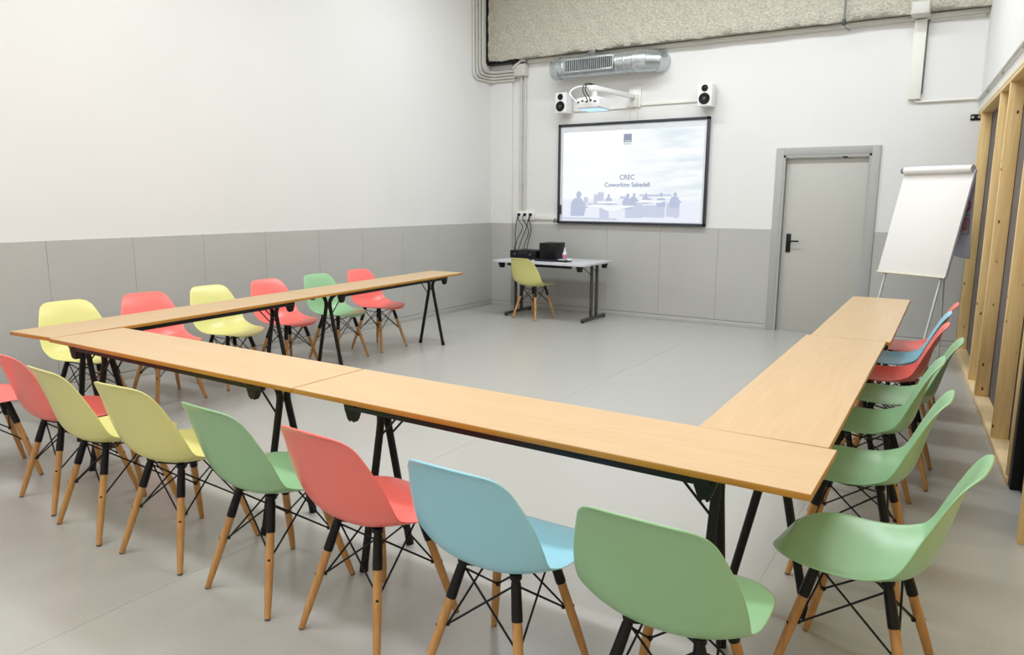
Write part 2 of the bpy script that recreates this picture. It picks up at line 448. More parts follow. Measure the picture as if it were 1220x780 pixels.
# ------------------------------------------------------------------ folding tables
TZ = 0.755
def make_table(x0, y0, L, rz, W, label, near_trestle=0.31, far_trestle=0.31):
    """x0,y0 = centre of the near/left end of the long axis; rz = direction of the long axis"""
    r = empty('folding_table', (x0, y0, 0), rz)
    tag(r, label, 'table', 'folding tables set in a U')
    bm = BM()
    add_box(bm, (L/2, 0, TZ-0.001), (L-0.004, W-0.004, 0.002), bevel=0.0)
    bm2 = BM(); add_box(bm2, (L/2, 0, TZ-0.0115), (L, W, 0.019), bevel=0.0015)
    obj('table_top', bm, M['table_top'], r)
    obj('table_edge', bm2, M['table_edge'], r)
    xs = (near_trestle, L-far_trestle)
    for y in (-1, 1):
        bm = BM(); add_box(bm, (L/2, y*(W/2-0.035), TZ-0.036), (xs[1]-xs[0]+0.06, 0.025, 0.030), bevel=0.002)
        obj('side_rail', bm, M['black_metal'], r)
    for x, inw in ((xs[0], 1), (xs[1], -1)):
        bm = BM(); add_box(bm, (x, 0, TZ-0.029), (0.055, W-0.03, 0.016), bevel=0.003)
        obj('cross_bar', bm, M['black_metal'], r)
        for s in (-1, 1):
            bm = BM()
            pts = [(x, s*0.145, 0.012), (x, s*0.026, 0.585), (x, s*0.021, 0.625), (x, s*0.028, 0.662), (x, s*0.052, 0.695), (x, s*0.088, 0.716)]
            p = [V(pts[0])]+smooth_path(pts[1:], 4)
            add_tube(bm, p, 0.0165, 12)
            lg = obj('leg', bm, M['black_metal'], r, 40)
            bm = BM(); add_tube(bm, [(x, s*0.1475, 0.0), (x, s*0.143, 0.03)], 0.0185, 12)
            obj('foot_cap', bm, M['black_plastic'], lg, 40)
            bm = BM()
            add_tube(bm, [(x, s*0.040, 0.545), (x+inw*0.175, s*0.040, TZ-0.03)], 0.0048, 8)
            obj('brace_rod', bm, M['black_metal'], r)
            bm = BM()
            add_prism(bm, [(-0.036, 0), (0.036, 0), (0.031, -0.028), (0.016, -0.066), (-0.016, -0.066), (-0.031, -0.028)], 0.034,
                      (x-inw*0.01, s*(W/2-0.045)-0.017, TZ-0.028), (1, 0, 0), (0, 0, 1), (0, 1, 0))
            for q in (-0.010, 0.010):
                add_box(bm, (x-inw*0.01+q, s*(W/2-0.045), TZ-0.096), (0.008, 0.026, 0.010))
            obj('stacking_block', bm, M['black_plastic'], r, 0)
    return r
TW = 0.425
JX = -2.345
make_table(JX+0.002, 1.993+TW/2, 2.033, 0, TW, 'folding table at the front right corner of the U, nearest the camera')
make_table(-4.335, 1.993+TW/2, -4.335*-1+JX-0.002, 0, TW, 'folding table at the front of the U, left of the long joint', near_trestle=0.20)
A = V((-4.757, 1.978)); B = V((-5.097, 6.345))
dv = (B-A).normalized(); nv = V((dv.y, -dv.x)); aL = math.atan2(dv.y, dv.x)
Ltot = (B-A).length; LJ = 2.17
P0 = A+nv*0.21
make_table(P0.x, P0.y, LJ-0.003, aL, 0.42, 'folding table along the left wall at the near left corner of the U')
P1 = A+dv*LJ+nv*0.21
make_table(P1.x, P1.y, Ltot-LJ, aL, 0.42, 'folding table at the far end of the left arm of the U')
A = V((-0.335, 2.424)); B = V((-0.378, 4.528)); dv = (B-A).normalized(); aR = math.atan2(dv.y, dv.x); nv = V((-dv.y, dv.x))
P = A+nv*TW/2
make_table(P.x, P.y, (B-A).length, aR, TW, 'folding table in the right arm of the U, its nearer one', near_trestle=0.27)
P = V((-0.355, 4.531))+nv*TW/2
dv2 = (V((-0.408, 6.64))-V((-0.355, 4.531)))
make_table(P.x, P.y, dv2.length, math.atan2(dv2.y, dv2.x), TW, 'folding table at the far end of the right arm, in front of the flipchart')

# ------------------------------------------------------------------ shell chairs
PROF = [(.252, .422), (.246, .437), (.224, .446), (.17, .448), (.10, .441), (.03, .431), (-.04, .426), (-.10, .431),
        (-.158, .450), (-.191, .490), (-.209, .545), (-.222, .602), (-.237, .662), (-.255, .724), (-.280, .778), (-.305, .803)]
HWID = [.206, .212, .220, .229, .235, .238, .238, .236, .235, .236, .236, .229, .214, .193, .171, .160]
DISH = [.000, .002, .006, .011, .018, .028, .040, .052, .060, .058, .050, .040, .028, .017, .008, .004]
def interp(tab, t):
    n = len(tab)-1; f = t*n; i = min(int(f), n-1); f -= i
    a = tab[i-1] if i else tab[0]; b = tab[i]; c = tab[i+1]; d = tab[i+2] if i+2 <= n else tab[-1]
    def cr(a, b, c, d): return 0.5*((2*b)+(-a+c)*f+(2*a-5*b+4*c-d)*f*f+(-a+3*b-3*c+d)*f**3)
    if isinstance(a, tuple): return tuple(cr(*q) for q in zip(a, b, c, d))
    return cr(a, b, c, d)
def shell_mesh():
    bm = BM(); nu = 18; g = []
    N = 600; Ls = [0.0]; pp = interp(PROF, 0.0)
    for q in range(1, N+1):
        pn = interp(PROF, q/N); Ls.append(Ls[-1]+math.hypot(pn[0]-pp[0], pn[1]-pp[1])); pp = pn
    LT = Ls[-1]
    def tl(L):
        L = min(max(L, 0.0), LT); a, b = 0, N
        while b-a > 1:
            m = (a+b)//2
            if Ls[m] <= L: a = m
            else: b = m
        return (a+(L-Ls[a])/max(1e-9, Ls[b]-Ls[a]))/N
    rf, rt = 0.145, 0.058                      # corner radii at the front and at the top
    rows = [rf*(1-math.cos(math.radians(a))) for a in (0, 12, 24, 36, 48, 60, 72, 84)]
    mid = 22; a0, a1 = rf*1.02, LT-rt*1.02
    rows += [a0+(a1-a0)*k/mid for k in range(mid+1)]
    rows += [LT-rt*(1-math.cos(math.radians(a))) for a in (84, 70, 56, 42, 28, 14, 0)]
    nv = len(rows)-1
    for L0 in rows:
        row = []
        for i in range(nu+1):
            s = -1+2*i/nu
            cut = 0.0
            if L0 < rf: cut = rf-math.sqrt(max(0, rf*rf-(rf-L0)**2))
            if LT-L0 < rt: cut = rt-math.sqrt(max(0, rt*rt-(rt-(LT-L0))**2))
            W0 = interp(HWID, tl(L0)); ss = s*(W0-cut)/W0
            L = L0
            if L0 < 0.2: L += 0.034*ss*ss*(1-L0/0.2)
            if LT-L0 < 0.2: L -= 0.010*ss*ss*(1-(LT-L0)/0.2)
            t = tl(L)
            y, z = interp(PROF, t); w = interp(HWID, t); dsh = interp(DISH, t)
            y2, z2 = interp(PROF, min(1, t+0.01)); y1, z1 = interp(PROF, max(0, t-0.01))
            ty, tz = y2-y1, z2-z1; l = math.hypot(ty, tz); ny, nz = tz/l, -ty/l   # towards the sitter
            k = dsh*abs(ss)**2.3
            # top edge bows slightly backwards at the middle
            row.append(bm.verts.new((ss*w, y+ny*k, z+nz*k)))
        g.append(row)
    for j in range(nv):
        for i in range(nu):
            bm.faces.new((g[j][i], g[j][i+1], g[j+1][i+1], g[j+1][i]))
    bmesh.ops.recalc_face_normals(bm, faces=bm.faces)
    me = bpy.data.meshes.new('shell_raw'); bm.to_mesh(me); bm.free()
    o = bpy.data.objects.new('tmp', me); C.objects.link(o)
    md = o.modifiers.new('s', 'SOLIDIFY'); md.thickness = 0.0065; md.offset = 0; md.use_even_offset = False
    sb = o.modifiers.new('b', 'SUBSURF'); sb.levels = 1; sb.render_levels = 1
    dg = bpy.context.evaluated_depsgraph_get(); dg.update()
    res = bpy.data.meshes.new_from_object(o.evaluated_get(dg))
    bpy.data.objects.remove(o)
    for p in res.polygons: p.use_smooth = True
    return res
SHELL_ME = shell_mesh()
shell_by_colour = {}
for k in SH:
    me = SHELL_ME.copy(); me.name = 'seat_shell_'+k; me.materials.clear(); me.materials.append(SH[k]); shell_by_colour[k] = me

TOPP = {(-1, -1): V((-.098, -.095, .412)), (1, -1): V((.098, -.095, .412)), (1, 1): V((.098, .105, .425)), (-1, 1): V((-.098, .105, .425))}
FOOT = {k: V((k[0]*.192, k[1]*.208, 0.0)) for k in TOPP}
def make_chair():
    r = empty('shell_chair')
    o = bpy.data.objects.new('seat_shell', shell_by_colour['green']); C.objects.link(o); o.parent = r
    for k in TOPP:
        T, F = TOPP[k], FOOT[k]; D = (F-T)
        bm = BM()
        add_tube(bm, [T+D*0.015, T+D*0.25, T+D*0.5, T+D*0.8, T+D*0.985], [.0125, .0150, .0158, .0140, .0112], 14)
        lg = obj('leg', bm, M['leg_wood'], r, 50)
        bm = BM(); add_tube(bm, [T+D*0.983, F], [.0105, .0105], 12); obj('glide', bm, M['foot_glide'], lg, 50)
        bm = BM(); add_tube(bm, [T+D*0.0, T+D*0.04, T+D*0.25, T+D*0.285], [.0120, .0155, .0172, .0170], 14)
        obj('leg_sleeve', bm, M['black'], lg, 50)
        # bolt through the leg
        bm = BM(); P = T+D*0.5; q = V((k[0], 0, 0)); q2 = V((0, k[1], 0))
        dg_ = (q+q2).normalized()
        add_tube(bm, [P-dg_*0.0235, P+dg_*0.0172], 0.0052, 10)
        add_tube(bm, [P-dg_*0.0250, P-dg_*0.0165], 0.0075, 10)
        obj('bolt', bm, M['black_metal'], lg, 50)
        # mount disc under the seat
        bm = BM(); add_lathe(bm, [(0.019, -0.006), (0.019, 0.010)], T+V((0, 0, 0.006)), 'Z', 14)
        obj('seat_mount', bm, M['black_plastic'], r, 50)
    ks = [(-1, -1), (1, -1), (1, 1), (-1, 1)]
    for i in range(4):
        a, b = ks[i], ks[(i+1) % 4]
        bm = BM()
        for p, q in ((a, b), (b, a)):
            t = TOPP[p]; D = FOOT[q]-TOPP[q]; e = TOPP[q]+D*0.5
            mid = V((-(p[0]+q[0])*0.004, -(p[1]+q[1])*0.004, 0))
            inn = V((-q[0]*0.014, -q[1]*0.014, 0)); inp = V((-p[0]*0.010, -p[1]*0.010, 0))
            off = (V((0, 0, 0)) if (p == a) else V(((p[0]+q[0])*0.004, (p[1]+q[1])*0.004, 0)))
            add_tube(bm, [t+(FOOT[p]-TOPP[p])*0.06+inp+off, e+inn+off], 0.0036, 8)
        obj('wire_brace', bm, M['black_metal'], r, 50)
    bm = BM()
    for a, b in (((-1, -1), (1, 1)), ((1, -1), (-1, 1))):
        m0 = (TOPP[a]+TOPP[b])/2 + V((0, 0, -0.045 if a[0] < 0 else -0.052))
        add_tube(bm, round_path([TOPP[a]+V((0, 0, -0.012)), m0, TOPP[b]+V((0, 0, -0.012))], 0.05, 4), 0.0036, 8)
    obj('under_seat_wires', bm, M['black_metal'], r, 50)
    return r
first_chair = make_chair()
used = [False]
def place_chair(x, y, rz, colour, label, group):
    if not used[0]:
        used[0] = True; r = first_chair
    else:
        r = first_chair.copy(); C.objects.link(r)
        for ch in list(first_chair.children):
            c = ch.copy(); C.objects.link(c); c.parent = r
            for g in ch.children:
                e = g.copy(); C.objects.link(e); e.parent = c
    for ch in r.children:
        if ch.name.startswith('seat_shell'): ch.data = shell_by_colour[colour]
    r.location = (x, y, 0); r.rotation_euler = (0, 0, math.radians(rz))
    tag(r, label, 'chair', group)
    return r
GN = 'shell chairs along the front of the U'
place_chair(-4.538, 1.706, -12, 'coral', 'coral chair cut off by the left edge of the photo, outside the table corner', GN)
place_chair(-3.855, 1.850, -4, 'coral', 'coral chair seen from behind in the front row, directly left of the two yellow chairs', GN)
place_chair(-3.360, 1.795, -3, 'yellow', 'yellow chair seen from behind, between a coral chair and another yellow chair', GN)
place_chair(-2.850, 1.815, 4, 'yellow', 'yellow chair seen from behind, directly left of a green chair in the front row', GN)
place_chair(-2.255, 1.815, -3, 'green', 'green chair seen from behind, between a yellow and a coral chair in the front row', GN)
place_chair(-1.725, 1.825, -3, 'coral', 'coral chair seen from behind in the front row, directly left of the blue chair', GN)
place_chair(-1.168, 1.815, -1, 'blue', 'light blue chair seen from behind in the middle of the front row', GN)
place_chair(-0.600, 1.800, -1, 'green', 'green chair at the bottom edge, right of the light blue chair', GN)
GL = 'shell chairs along the left wall'
place_chair(-5.200, 2.640, -92, 'yellow', 'yellow chair by the left wall behind the near left table corner', GL)
place_chair(-5.190, 3.205, -96, 'coral', 'coral chair by the left wall between two yellow chairs', GL)
place_chair(-5.200, 3.800, -92, 'yellow', 'yellow chair by the left wall between two coral chairs', GL)
place_chair(-5.200, 4.400, -92, 'coral', 'coral chair by the left wall between a yellow and a green chair', GL)
place_chair(-5.200, 5.020, -91, 'green', 'green chair by the left wall between two coral chairs', GL)
place_chair(-5.205, 5.605, -90, 'coral', 'coral chair nearest the screen in the row by the left wall', GL)
GR = 'shell chairs along the timber wall'
place_chair(-0.208, 2.398, 83, 'green', 'big green chair in side view at the lower right corner of the photo', GR)
place_chair(-0.322, 3.180, 88, 'green', 'green chair second from the camera on the right side, behind the big green one', GR)
place_chair(-0.375, 3.900, 90, 'green', 'green chair third from the camera on the right side', GR)
place_chair(-0.312, 4.520, 90, 'green', 'farthest green chair on the right side, just before the coral one', GR)
place_chair(-0.395, 5.090, 90, 'coral', 'coral chair on the right side between a green and a light blue chair', GR)
place_chair(-0.400, 5.640, 90, 'blue', 'light blue chair on the right side between two coral chairs', GR)
place_chair(-0.370, 6.180, 90, 'coral', 'coral chair farthest from the camera on the right side', GR)
place_chair(-4.852, 8.185, -8, 'yellow', 'yellow chair tucked under the pale desk in the far corner', None)

# ------------------------------------------------------------------ desk in the corner
dk = empty('desk', (-4.70, 8.40, 0), 0)
tag(dk, 'pale grey folding desk under the screen in the far corner', 'desk')
DL, DW = 1.36, 0.86
bm = BM()
poly = []
for cx, cy, a0 in ((DL/2-0.05, DW/2-0.05, 0), (-DL/2+0.05, DW/2-0.05, 90), (-DL/2+0.05, -DW/2+0.05, 180), (DL/2-0.05, -DW/2+0.05, 270)):
    for k in range(6):
        a = math.radians(a0+k*18); poly.append((cx+0.05*math.cos(a), cy+0.05*math.sin(a)))
add_prism(bm, poly, 0.024, (0, 0, TZ-0.024), (1, 0, 0), (0, 1, 0), (0, 0, 1))
obj('desk_top', bm, M['pale_desk'], dk, 40)
bm = BM(); add_box(bm, (0, -DW/2+0.07, TZ-0.045), (DL-0.42, 0.03, 0.035), bevel=0.002); obj('side_rail', bm, M['black_metal'], dk)
bm = BM(); add_box(bm, (0, DW/2-0.07, TZ-0.045), (DL-0.42, 0.03, 0.035), bevel=0.002); obj('side_rail', bm, M['black_metal'], dk)
for s in (-1, 1):
    x = s*0.575
    for yy in (-0.075, 0.075):
        bm = BM(); add_box(bm, (x, 0.08+yy, (TZ-0.03+0.04)/2), (0.028, 0.05, TZ-0.07), bevel=0.006); obj('leg', bm, M['charcoal_metal'], dk)
    bm = BM(); add_box(bm, (x, 0.08, 0.032), (0.045, 0.66, 0.036), bevel=0.008); ft = obj('foot_bar', bm, M['charcoal_metal'], dk)
    for yy in (-0.23, 0.39):
        bm = BM(); add_lathe(bm, [(0.022, 0), (0.022, 0.016)], (x, yy, 0), 'Z', 12); obj('foot_glide', bm, M['black_plastic'], ft)
    bm = BM(); add_box(bm, (x, 0.02, TZ-0.032), (0.05, 0.72, 0.016), bevel=0.003); obj('cross_bar', bm, M['black_metal'], dk)
    for yy in (-0.36, 0.36):
        bm = BM(); add_prism(bm, [(-0.05, 0), (0.05, 0), (0.035, -0.04), (0.015, -0.075), (-0.03, -0.075)], 0.05, (x-0.025, 0.02+yy, TZ-0.024), (0, 1 if yy > 0 else -1, 0), (0, 0, 1), (1, 0, 0))
        obj('corner_block', bm, M['black_plastic'], dk, 0)
    for yy in (-0.03, 0.19):
        bm = BM(); add_tube(bm, [(x, yy, 0.60), (x-s*0.16, yy, TZ-0.03)], 0.005, 8); obj('brace_rod', bm, M['black_metal'], dk)

DT2 = TZ
# black audio receiver at the left, with knobs
rc = empty('audio_receiver', (-5.12, 8.50, DT2)); tag(rc, 'low black receiver box at the left end of the pale desk', 'receiver')
boxobj('receiver_case', (0, 0, 0.062), (0.40, 0.34, 0.10), M['black_plastic'], rc, 0.004)
for x in (-0.12, 0.12):
    bm = BM(); add_lathe(bm, [(0.020, 0), (0.018, -0.018)], (x, -0.17, 0.065), 'Y', 16); obj('knob', bm, M['charcoal_metal'], rc)
for x in (-0.16, 0.16):
    for y in (-0.13, 0.13):
        bm = BM(); add_lathe(bm, [(0.016, 0), (0.016, 0.013)], (x, y, 0), 'Z', 10); obj('foot', bm, M['black'], rc)
bm = BM(); add_box(bm, (0, -0.1705, 0.085), (0.15, 0.003, 0.024)); obj('display', bm, M['dark_navy'], rc)
# black computer tower / speaker box
pc = empty('computer_case', (-4.775, 8.52, DT2), 0.06); tag(pc, 'square black box computer behind the bottle on the pale desk', 'computer')
boxobj('case', (0, 0, 0.115), (0.24, 0.30, 0.215), M['black_plastic'], pc, 0.008)
boxobj('front_panel', (0, -0.153, 0.115), (0.215, 0.008, 0.19), M['black'], pc, 0.003)
bm = BM(); add_lathe(bm, [(0.008, 0), (0.008, -0.004)], (0.08, -0.158, 0.19), 'Y', 12); obj('power_button', bm, M['charcoal_metal'], pc)
for x in (-0.09, 0.09):
    for y in (-0.12, 0.12):
        bm = BM(); add_lathe(bm, [(0.012, 0), (0.012, 0.009)], (x, y, 0), 'Z', 10); obj('foot', bm, M['black'], pc)
# bottle
bt = empty('spray_bottle', (-4.52, 8.40, DT2)); tag(bt, 'small clear bottle with pink and green label on the pale desk', 'bottle')
bm = BM(); add_lathe(bm, [(0.026, 0.0), (0.030, 0.006), (0.030, 0.085), (0.026, 0.105), (0.012, 0.118), (0.012, 0.125)], (0, 0, 0), 'Z', 20); obj('bottle_body', bm, M['clear_plastic'], bt)
bm = BM(); add_lathe(bm, [(0.0308, 0.03), (0.0308, 0.082)], (0, 0, 0), 'Z', 20); obj('bottle_label', bm, M['pink_label'], bt)
bm = BM(); add_lathe(bm, [(0.0312, 0.018), (0.0312, 0.032)], (0, 0, 0), 'Z', 20); obj('bottle_label', bm, mat('teal_label', srgb(70, 150, 140), 0.5), bt)
bm = BM(); add_lathe(bm, [(0.014, 0.122), (0.014, 0.140), (0.008, 0.142), (0.008, 0.170), (0.003, 0.176)], (0, 0, 0), 'Z', 16); obj('bottle_cap', bm, M['white_gloss'], bt)
# dark tray with papers
tr = empty('desk_mat', (-4.60, 8.235, DT2)); tag(tr, 'flat dark blue laptop lying along the front of the pale desk', 'laptop')
boxobj('laptop_base', (0, 0, 0.010), (0.46, 0.17, 0.016), M['dark_navy'], tr, 0.004)
boxobj('laptop_lid', (0, 0.0, 0.0205), (0.455, 0.166, 0.005), M['black_plastic'], tr, 0.002)
tr.name = 'closed_laptop'
k = tag(boxobj('adapter', (-4.37, 8.24, DT2+0.034), (0.055, 0.05, 0.022), M['white_gloss'], None, 0.005), 'small white adapter lying on the right end of the dark laptop', 'adapter')
k = tag(boxobj('folded_paper', (-4.47, 8.235, DT2+0.0265), (0.09, 0.06, 0.007), M['paper'], None, 0.002), 'small white folded paper on the dark laptop before the bottle', 'paper')
k = tag(boxobj('paper_sheet', (-4.42, 8.085, DT2+0.0015), (0.16, 0.09, 0.002), M['paper'], None), 'white paper sheet at the front edge of the pale desk', 'paper')
bm = BM(); add_box(bm, (-4.93, 8.20, DT2+0.012), (0.062, 0.035, 0.022), bevel=0.009)
tag(obj('computer_mouse', bm, M['dark_navy']), 'small dark mouse beside the yellow chair back on the desk', 'mouse')

# ------------------------------------------------------------------ interactive whiteboard with the projected slide
BX0, BX1, BZ0, BZ1 = -4.944, -2.862, 1.219, 2.540
wb = empty('interactive_whiteboard', ((BX0+BX1)/2, YB-0.02, (BZ0+BZ1)/2)); tag(wb, 'large wall whiteboard in a black frame showing a projected slide', 'whiteboard')
BWd, BHt = BX1-BX0, BZ1-BZ0
boxobj('board_surface', (0, -0.015, 0), (BWd-0.04, 0.03, BHt-0.04), M['board_white'], wb)
bm = BM()
f = 0.034
add_box(bm, (0, -0.022, BHt/2-f/2), (BWd, 0.045, f), bevel=0.004)
add_box(bm, (0, -0.022, -BHt/2+f/2), (BWd, 0.045, f), bevel=0.004)
add_box(bm, (-BWd/2+f/2, -0.022, 0), (f, 0.045, BHt), bevel=0.004)
add_box(bm, (BWd/2-f/2, -0.022, 0), (f, 0.045, BHt), bevel=0.004)
obj('board_frame', bm, M['board_frame'], wb)
# brackets/pen clip
bm = BM(); add_box(bm, (-BWd/2+0.055, -0.05, -BHt/2+0.19), (0.02, 0.02, 0.13), bevel=0.004); obj('pen_clip', bm, M['board_frame'], wb)
# slide: a thin picture on the board, everything on it lit by the projector (it gives off light)
IX0, IX1, IZ0, IZ1 = -4.868, -2.925, 1.262, 2.432
def slide_material():
    m = bpy.data.materials.new('slide_picture'); m.use_nodes = True; nt = m.node_tree; b = nt.nodes['Principled BSDF']
    b.inputs['Base Color'].default_value = (0.03, 0.03, 0.03, 1); b.inputs['Roughness'].default_value = 0.5
    tc = nt.nodes.new('ShaderNodeTexCoord'); sep = nt.nodes.new('ShaderNodeSeparateXYZ'); nt.links.new(tc.outputs['Object'], sep.inputs[0])
    mp = nt.nodes.new('ShaderNodeMapping'); mp.inputs['Scale'].default_value = (0.8, 1, 5.5); nt.links.new(tc.outputs['Object'], mp.inputs['Vector'])
    n = nt.nodes.new('ShaderNodeTexNoise'); n.inputs['Scale'].default_value = 1.6; n.inputs['Detail'].default_value = 4; nt.links.new(mp.outputs['Vector'], n.inputs['Vector'])
    r = nt.nodes.new('ShaderNodeValToRGB')
    r.color_ramp.elements[0].position = 0.38; r.color_ramp.elements[0].color = srgb(222, 234, 242)
    r.color_ramp.elements[1].position = 0.60; r.color_ramp.elements[1].color = srgb(252, 254, 254)
    nt.links.new(n.outputs['Fac'], r.inputs['Fac'])
    # cloud bands only fade in towards the picture's right side
    mr = nt.nodes.new('ShaderNodeMapRange'); mr.inputs['From Min'].default_value = -0.1; mr.inputs['From Max'].default_value = 0.6
    nt.links.new(sep.outputs['X'], mr.inputs['Value'])
    mx = nt.nodes.new('ShaderNodeMix'); mx.data_type = 'RGBA'
    nt.links.new(mr.outputs['Result'], mx.inputs[0]); mx.inputs[6].default_value = srgb(251, 253, 255); nt.links.new(r.outputs['Color'], mx.inputs[7])
    # room picture below the horizon line is pale blue
    mr2 = nt.nodes.new('ShaderNodeMapRange'); mr2.inputs['From Min'].default_value = -0.27; mr2.inputs['From Max'].default_value = -0.33
    nt.links.new(sep.outputs['Z'], mr2.inputs['Value'])
    mx2 = nt.nodes.new('ShaderNodeMix'); mx2.data_type = 'RGBA'
    nt.links.new(mr2.outputs['Result'], mx2.inputs[0]); nt.links.new(mx.outputs[2], mx2.inputs[6]); mx2.inputs[7].default_value = srgb(233, 238, 249)
    nt.links.new(mx2.outputs[2], b.inputs['Emission Color']); b.inputs['Emission Strength'].default_value = 0.97
    return m
sl = empty('projected_slide', ((IX0+IX1)/2, YB-0.0515, (IZ0+IZ1)/2))
tag(sl, 'bright projected slide with a heading and an office picture, on the black framed board', 'projected image')
SW, SHt = IX1-IX0, IZ1-IZ0
boxobj('picture', (0, 0, 0), (SW, 0.001, SHt), slide_material(), sl)
E_ = {'sil': emis('slide_silhouette', srgb(207, 213, 233), 0.96), 'sil2': emis('slide_silhouette_dark', srgb(192, 200, 224), 0.96),
      'desk': emis('slide_desk', srgb(250, 252, 255), 0.97), 'logo': emis('slide_logo', srgb(152, 160, 178), 0.95), 'text': emis('slide_text', srgb(140, 156, 182), 0.95)}
YS = [0]
def flat(name, polys, m, layer):
    bm = BM()
    for p in polys: add_prism(bm, p, 0.0006, (0, -0.0008-0.0007*layer, 0), (1, 0, 0), (0, 0, 1), (0, -1, 0))
    return obj(name, bm, m, sl, 0)
def px2s(x, y):
    """point of the slide given as fraction (0..1, 0..1 from the top left)"""
    return (-SW/2+x*SW, SHt/2-y*SHt)
def rect(x0, y0, x1, y1): return [px2s(x0, y0), px2s(x0, y1), px2s(x1, y1), px2s(x1, y0)]
def disc(x, y, r, sx=1.0): return [(px2s(x, y)[0]+r*sx*math.cos(a*PI/6), px2s(x, y)[1]+r*math.sin(a*PI/6)) for a in range(12)]
def person(x, y, h, dirn=1):
    """seated figure: head disc + shoulders polygon"""
    cx, cz = px2s(x, y)
    body = [(-.75, -1.6), (-.72, -.5), (-.45, -.12), (-.1, 0), (.3, -.08), (.6, -.45), (1.0*dirn if dirn > 0 else .7, -.8), (.7, -1.0), (.6, -1.6)]
    if dirn < 0: body = [(-a, b) for a, b in body]
    return [[(cx+a*h, cz+b*h) for a, b in body], [(cx+0.05*h+0.26*h*math.cos(k*PI/6), cz+0.24*h+0.3*h*math.sin(k*PI/6)) for k in range(12)]]
# furniture: dark chair and desk shapes, people, white table tops
flat('office_furniture', [rect(.245, .70, .275, .80), rect(.275, .675, .32, .78), rect(.20, .80, .42, .835), rect(.29, .84, .36, .97), rect(.48, .78, .60, .96),
     rect(.55, .82, .76, .95), rect(.62, .74, .67, .80), rect(.77, .79, .86, .94), rect(.58, .70, .72, .725), rect(.44, .72, .50, .75), rect(.17, .73, .20, .80),
     rect(.72, .70, .80, .72), rect(.82, .73, .85, .95), rect(.0, .965, .42, .985)], E_['sil'], 1)
for q_ in ((.125, .735, .155), (.355, .73, .075, -1), (.495, .735, .095), (.54, .72, .075), (.625, .715, .065), (.73, .72, .085, -1), (.825, .72, .09)):
    flat('person_silhouette', person(*q_), E_['sil2'], 2)
flat('office_desks', [[px2s(.17, .835), px2s(.30, .85), px2s(.36, .89), px2s(.42, .875), px2s(.56, .825), px2s(.40, .82), px2s(.24, .815)], rect(.27, .775, .42, .80),
     [px2s(.55, .79), px2s(.73, .79), px2s(.77, .765), px2s(.60, .76)], rect(.66, .725, .80, .74)], E_['desk'], 3)
lx, lz = px2s(.483, .105)
flat('logo_mark', [rect(.455, .045, .512, .135), rect(.455, .148, .512, .155)], E_['logo'], 1)
flat('logo_strip', [rect(.462, .118, .505, .124)], E_['desk'], 2)
def text(name, s, x, z, size, m, parent, y=-0.002, align='CENTER', bold=0.0):
    cu = bpy.data.curves.new(name, 'FONT'); cu.body = s; cu.size = size; cu.align_x = align; cu.align_y = 'CENTER'; cu.extrude = 0.0003; cu.offset = bold
    o = bpy.data.objects.new('tmp', cu); C.objects.link(o)
    dg = bpy.context.evaluated_depsgraph_get(); dg.update()
    me = bpy.data.meshes.new_from_object(o.evaluated_get(dg)); bpy.data.objects.remove(o)
    me.transform(Matrix.Rotation(PI/2, 4, 'X')); me.materials.clear(); me.materials.append(m)
    ob = bpy.data.objects.new(name, me); C.objects.link(ob); ob.parent = parent; ob.location = (x, y, z)
    return ob
tx, tz = px2s(.487, .515)
text('heading_text', 'CREC', tx, tz, 0.085, E_['text'], sl, bold=0.0015)
text('heading_text', 'Coworking Sabadell', tx, tz-0.095, 0.079, E_['text'], sl, bold=0.0015)
text('brand_text', 'SMART', BWd/2-0.17, -BHt/2+f/2, 0.02, M['white_gloss'], wb, y=-0.046) if False else None

# ------------------------------------------------------------------ speakers
def speaker(x, z, rz, label):
    r = empty('wall_speaker', (x, YB, z), rz); tag(r, label, 'speaker', 'white speakers beside the projector')
    boxobj('cabinet', (0, -0.125, 0), (0.175, 0.17, 0.265), M['white_gloss'], r, 0.012)
    boxobj('wall_bracket', (0, -0.02, 0), (0.07, 0.04, 0.09), M['white_paint'], r, 0.003)
    bm = BM(); add_lathe(bm, [(0.066, 0), (0.066, -0.006), (0.056, -0.008), (0.052, -0.003), (0.022, 0.0), (0.020, -0.004), (0.004, -0.010)], (0, -0.211, -0.045), 'Y', 28)
    obj('woofer', bm, M['black'], r, 40)
    bm = BM(); add_lathe(bm, [(0.040, 0), (0.040, -0.005), (0.032, -0.006), (0.028, -0.001), (0.012, -0.001), (0.002, -0.008)], (0, -0.211, 0.075), 'Y', 24)
    obj('tweeter', bm, M['black'], r, 40)
    bm = BM(); add_lathe(bm, [(0.0225, -0.004), (0.0215, -0.012), (0.004, -0.014)], (0, -0.211, -0.045), 'Y', 20); obj('dust_cap', bm, M['charcoal_metal'], r, 40)
    return r
speaker(-4.83, 2.805, -0.05, 'white wall speaker with black cones, left of the projector')
speaker(-2.90, 2.775, 0.02, 'white wall speaker with black cones, right of the projector arm')

